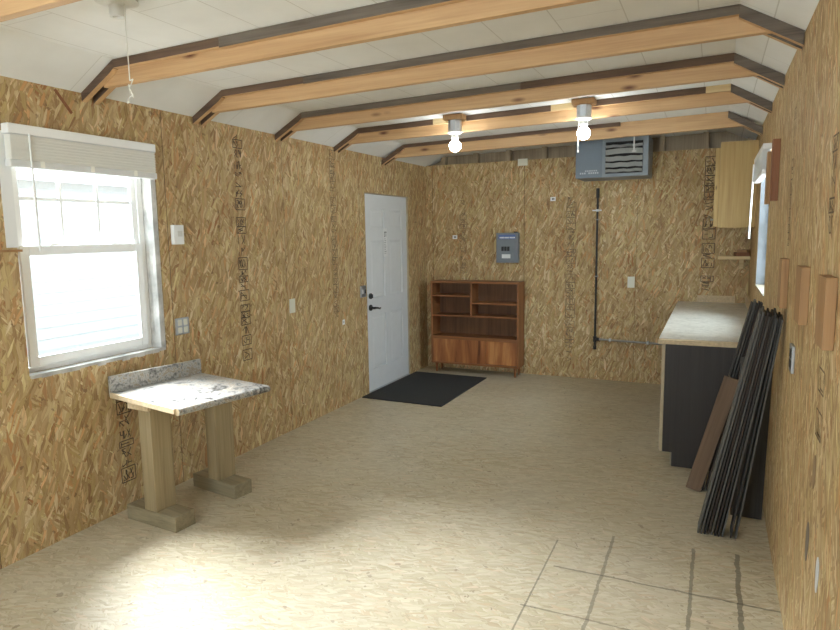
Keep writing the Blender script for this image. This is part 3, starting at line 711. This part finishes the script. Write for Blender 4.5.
# ------------------------------------------------------------------ table under the window
tb = thing('table', 'small table made from a granite-look countertop piece on two timber posts', 'table', (-3.165, 2.53, 0))
tb.rotation_euler = (0, 0, math.radians(-11))
TW, TD = .612, .685                               # width along the wall, depth into the room
with BM() as bm:
    zt_, th = .752, .030
    pts = [(.021, zt_ - th), (.021, zt_)]
    for k in range(9):
        a = math.pi / 2 - math.pi * k / 8; pts.append((TD - .019 + .019 * math.cos(a), zt_ - .019 + .019 * math.sin(a)))
    pts += [(TD - .03, zt_ - .038), (TD - .03, zt_ - th)]
    prism(bm, pts, 'y', 0, TW)
    for f in bm.faces:
        if abs(f.normal.y) > .9: f.material_index = 1
        elif f.normal.z < -.9 and f.calc_center_median().x < TD - .04: f.material_index = 1
obj('tabletop', bm, [m_granite, m_edge], tb, smooth=True)
obj('edge_strip', B((.021, TD - .035, -.0105, -.0005, zt_ - th, zt_ - .0015)), m_edge, tb)
obj('backsplash', B((0, .0205, -.005, TW, .722, .846)), m_granite, tb, .004)
def rbox(cx_, cy_, hx, hy, za, zb_, deg):
    a = math.radians(deg); bm = bmesh.new()
    obox(bm, (cx_, cy_, (za + zb_) / 2), (hx * math.cos(a), hx * math.sin(a), 0), (-hy * math.sin(a), hy * math.cos(a), 0), (0, 0, (zb_ - za) / 2)); return bm
for wx, wy, deg in ((-2.865, 2.57, 7), (-2.86, 3.075, 2)):
    c, s_ = math.cos(math.radians(11)), math.sin(math.radians(11)); dx, dy = wx + 3.165, wy - 2.53
    lx, ly = dx * c - dy * s_, dx * s_ + dy * c
    obj('post', rbox(lx + .005, ly, .05, .07, .0905, .7215, deg), m_post, tb, .004)
    obj('foot', rbox(lx, ly, .205, .07, 0, .09, deg), m_foot, tb, .004)
    obj('cleat', rbox(lx - .01, ly - .082, .085, .010, .685, .7215, deg), m_edge, tb, .002)

# ------------------------------------------------------------------ base cabinet, countertop, wall cabinet, shelf
YS = 4.62
bc = thing('base_cabinet', 'long dark base cabinet along the right wall under the pale countertop', 'cabinet', (0.02, 5.86, 0))
def cx(x0, x1, y0, y1, z0, z1): return (x0 - .02, x1 - .02, y0 - 5.86, y1 - 5.86, z0, z1)
obj('carcass', B(cx(-.277, R - .002, YS + .019, D - .002, .1, .868)), m_dkcab, bc)
obj('toe_kick', B(cx(-.225, R - .002, YS + .019, D - .002, 0, .0995)), m_kick, bc)
with BM() as bm:
    prism(bm, [(-.277 - .02, .1), (-.277 - .02, .868), (R - .002 - .02, .868), (R - .002 - .02, 0), (-.215 - .02, 0), (-.215 - .02, .1)], 'y', YS - 5.86, YS - 5.86 + .0185)
obj('end_panel', bm, m_dkcab, bc, .0015)
obj('face_frame', B(cx(-.300, -.2775, YS + .001, YS + .028, .1, .868)), m_face, bc, .0015)
n = 5; w = (D - YS - .05) / n
for i in range(n):
    a = YS + .03 + i * w
    d = obj('cabinet_door', B(cx(-.2955, -.2775, a + .004, a + w - .004, .115, .85)), m_dkcab, bc, .003)
    with BM() as bm: tube(bm, (-.340, a + w - .05 - 5.86, .76), (-.3158, a + w - .05 - 5.86, .76), .011, .007, 12)
    obj('knob', bm, m_metal, d, smooth=True)
ct = thing('countertop', 'pale stone-look laminate countertop on the dark base cabinet', 'countertop', (0.02, 5.86, .8685))
obj('slab', B((-.342, R - .022, YS - .035 - 5.86, D - .002 - 5.86, 0, .030)), m_edge, ct, .002)
obj('laminate', B((-.342, R - .022, YS + .015 - 5.86, D - .024 - 5.86, .0302, .033)), m_counter, ct)
obj('backsplash', B((R - .042, R - .023, YS + .6 - 5.86, D - .026 - 5.86, .0332, .125)), m_edge, ct, .002)
obj('backsplash', B((-.16, .19, D - .022 - 5.86, D - .003 - 5.86, .0302, .10)), m_edge, ct, .002)

uc = thing('wall_cabinet', 'light pine wall cabinet hung in the right back corner', 'cabinet', (.17, 6.81, 1.650))
obj('cabinet_body', B((-.150, R - .172, -.31, .314, 0, .765)), m_cab, uc, .002)
obj('side_panel', B((-.151, R - .172, -.328, -.3105, 0, .765)), m_cab, uc, .002)
for a, b in ((-.325, -.008), (-.004, .310)):
    d = obj('cabinet_door', B((-.190, -.1515, a, b, .012, .715)), m_cab, uc, .003)
    y = b - .04 if a < -.1 else a + .04
    with BM() as bm: tube(bm, (-.215, y, .08), (-.1905, y, .08), .011, .007, 12)
    obj('knob', bm, m_metal, d, smooth=True)
sh = thing('wall_shelf', 'small pale board shelf in the right back corner under the pine cabinet', 'shelf', (.18, 7.01, 1.345))
obj('shelf_board', B((-.145, R - .183, -.11, D - 7.012, 0, .030)), m_pine_pale, sh, .002)
obj('bracket', B((.05, .09, .06, D - 7.012, -.10, -.0005)), m_pine_pale, sh, .002)
def scrap(label, loc, half, rot, mat):
    with BM() as bm: box(bm, -half[0], half[0], -half[1], half[1], 0, 2 * half[2])
    o = obj('wood_scrap', bm, mat, None, .002, loc=loc); o.rotation_euler = (0, 0, rot); tag(o, label, 'wood scrap', 'wood scraps on the small shelf')
scrap('lower reddish wood scrap lying on the small corner shelf', (.245, 7.0, 1.3755), (.062, .07, .018), .1, m_block_red)
scrap('upper orange wood scrap on top of the reddish scrap', (.255, 7.0, 1.4125), (.045, .06, .012), -.15, m_block)

# ------------------------------------------------------------------ leaning boards
def board(label, bx_, tx, y, zt, w, th, mat, dy=0.0, wide='y'):
    """a plank whose foot stands on the floor at x=bx_ and whose head leans over to x=tx"""
    foot, head = Vector((bx_, y, 0)), Vector((tx, y + dy, zt)); ln = (head - foot).length; ax = (head - foot).normalized()
    wd = Vector((0, 1, 0)); wd = (wd - ax * wd.dot(ax)).normalized(); tn = ax.cross(wd)
    if wide == 'x': wd, tn = tn, wd
    with BM() as bm:
        box(bm, 0, ln, -w / 2, w / 2, -th / 2, th / 2)
        if wide == 'y':                          # a tongue along the edge
            box(bm, 0.0, ln, -w / 2 - .004, -w / 2 + .001, -th / 6, th / 6)
    o = obj('board', bm, mat, None, .001)
    mx = Matrix((ax, wd, tn)).transposed().to_4x4()
    lift = 0
    for v in o.data.vertices: lift = min(lift, (mx @ v.co).z)
    mx.translation = foot + Vector((0, 0, -lift + .0005)); o.matrix_world = mx
    tag(o, label, 'board', 'boards leaning on the right wall')
ords = ['first', 'second', 'third', 'fourth', 'fifth', 'sixth', 'seventh', 'eighth', 'ninth', 'tenth']
feet = [-.018, -.001, .016, .033, .050, .067, .084, .102, .142, .167]; mats = [1, 1, 0, 2, 1, 2, 0, 1, 0, 1]; tops = [1.235, 1.245, 1.228, 1.24, 1.222, 1.232, 1.238, 1.215, 1.222, 1.21]
for i, (a, m, z) in enumerate(zip(feet, mats, tops)):
    lab = '%s from the left in the near stack of dark leaning boards' % ords[i]
    if i == len(feet) - 1: lab = 'dark board at the wall side of the near leaning stack'
    t = z / 1.25; hx = a + (.218 + .0105 * i - a) * t
    board(lab, a, hx, 3.665, z, .105 + .008 * math.sin(i * 1.3), .0088, m_bd[m], -.20 * t)
for i, (a, m, z) in enumerate(zip((-.050, -.030, -.008, .014, .036), (0, 1, 0, 2, 0), (1.20, 1.215, 1.195, 1.205, 1.2))):
    t = z / 1.22
    board('%s board from the left in the far group of dark boards beside the cabinet' % ords[i], a, a + (.225 + .0125 * i - a) * t, 4.30, z, .10, .0092, m_bd[m])
board('short brown board leaning in front of the dark base cabinet', -.062, .130, 4.215, .735, .088, .018, m_bd_tan, 0, 'x')
board('wide dark panel filling the gap behind the near leaning stack', .225, .240, 3.93, .93, .16, .018, m_bd[0], 0, 'x')  # upright dark panel filling the gap between stack and wall

# ------------------------------------------------------------------ lamps
def lamp(label, x, y, zc, bulb=True, chain=0.0):
    g = thing('ceiling_lamp', label, 'lamp', (x, y, zc), 'bare socket ceiling lamps')
    if bulb:
        obj('mounting_block', B((-.085, .085, -.06, .05, -.045, -.001)), m_block, g, .01)
        with BM() as bm:
            prism(bm, [(math.cos(math.pi / 4 * k + math.pi / 8) * .056, math.sin(math.pi / 4 * k + math.pi / 8) * .056) for k in range(8)], 'z', -.13, -.0455)
        obj('junction_box', bm, m_metal, g, .002)
        z = -.1305
    else: z = -.001
    with BM() as bm: lathe(bm, [(.058 if bulb else .080, z), (.06 if bulb else .083, z - .012), (.045, z - .022), (.032, z - .028), (.030, z - .058 if bulb else z - .07), (.020, z - .058 if bulb else z - .07), (.018, z - .045)], n=28)
    s = obj('socket', bm, m_porc, g, smooth=True)
    if bulb:
        with BM() as bm:
            prof = [(.013, z - .050), (.016, z - .062), (.026, z - .080)]
            for k in range(13):
                a = math.radians(50 - 140 * k / 12); prof.append((0.048 * math.cos(a), z - .118 + .048 * math.sin(a)))
            lathe(bm, prof, n=28)
        obj('bulb', bm, m_bulb, g, smooth=True)
    if chain:
        with BM() as bm:
            sg = -1 if bulb else 1; p = Vector((sg * .040, 0, z - .02)); q = Vector((sg * .042, 0, z - .02 - chain)); tube(bm, p, q, .0022, n=6)
            if not bulb:
                last = q
                for k in range(1, 15):
                    a = k * .9; nx = q + Vector((.016 * math.sin(a) + .003 * k / 14, .012 * math.cos(a * 1.3), -.006 * k + .012 * math.sin(a * 2))); tube(bm, last, nx, .0022, n=6); last = nx
            else: lathe(bm, [(.001, -.02), (.006, -.014), (.005, 0), (.001, .004)], o=q, n=10)
        obj('pull_chain', bm, m_cord, g)
    return g
ztop = lambda x: KL[1] + (KR[1] - KL[1]) * (x - KL[0]) / (KR[0] - KL[0])
lamp('ceiling lamp with a lit bulb, left of the lit pair', -1.974, 5.015, ztop(-1.974))
lamp('ceiling lamp with a lit bulb and pull chain, right of the lit pair', -.931, 5.015, ztop(-.931), True, .22)
lamp('white ceiling lamp socket without a bulb, long pull cord hanging down', -2.222, 1.95, ztop(-2.222), False, .30)

# ------------------------------------------------------------------ outside the windows
o = struct('ground', B((-30, 20, -20, 30, -.45, -.35)), m_gravel)
nb = thing('neighbour_building', 'pale sided neighbouring building seen through the left window', 'building', (-9, 7, -.35))
with BM() as bm:
    z = 0
    while z < 2.85: prism(bm, [(-.02, z), (.03, z), (.012, z + .17), (-.02, z + .17)], 'y', -6, 8); z += .17
obj('siding', bm, m_siding, nb)
with BM() as bm:
    prism(bm, [(.35, 2.80), (.35, 2.90), (-3.5, 4.1), (-3.5, 4.0)], 'y', -6.3, 8.3)
obj('roof', bm, m_roof, nb)
obj('wall_body', B((-6, -.025, -6, 8, 0, 2.85)), m_siding, nb)
def tree(label, loc, h, r, seed):
    g = thing('tree', label, 'tree', loc, 'trees behind the neighbouring building'); rnd = random.Random(seed)
    with BM() as bm: tube(bm, (0, 0, 0), (0, 0, h * .7), .2, .08, 10)
    obj('trunk', bm, m_bark, g)
    with BM() as bm:
        for _ in range(900):
            v = Vector((rnd.gauss(0, 1), rnd.gauss(0, 1), rnd.gauss(0, 1))).normalized() * r * rnd.random() ** .4; c = Vector((v.x, v.y, h * .75 + v.z * 1.3))
            a = Vector((rnd.gauss(0, 1), rnd.gauss(0, 1), rnd.gauss(0, 1))).normalized() * .22; b = a.orthogonal().normalized() * .14
            quad(bm, [c - a, c - b, c + a, c + b])
    obj('crown', bm, m_leaf, g)
tree('leafy tree behind the pale building, left of the two', (-17, 9.5, -.35), 8.0, 3.0, 1)
tree('leafy tree behind the pale building, right of the two', (-19, 17, -.35), 7.0, 2.8, 2)
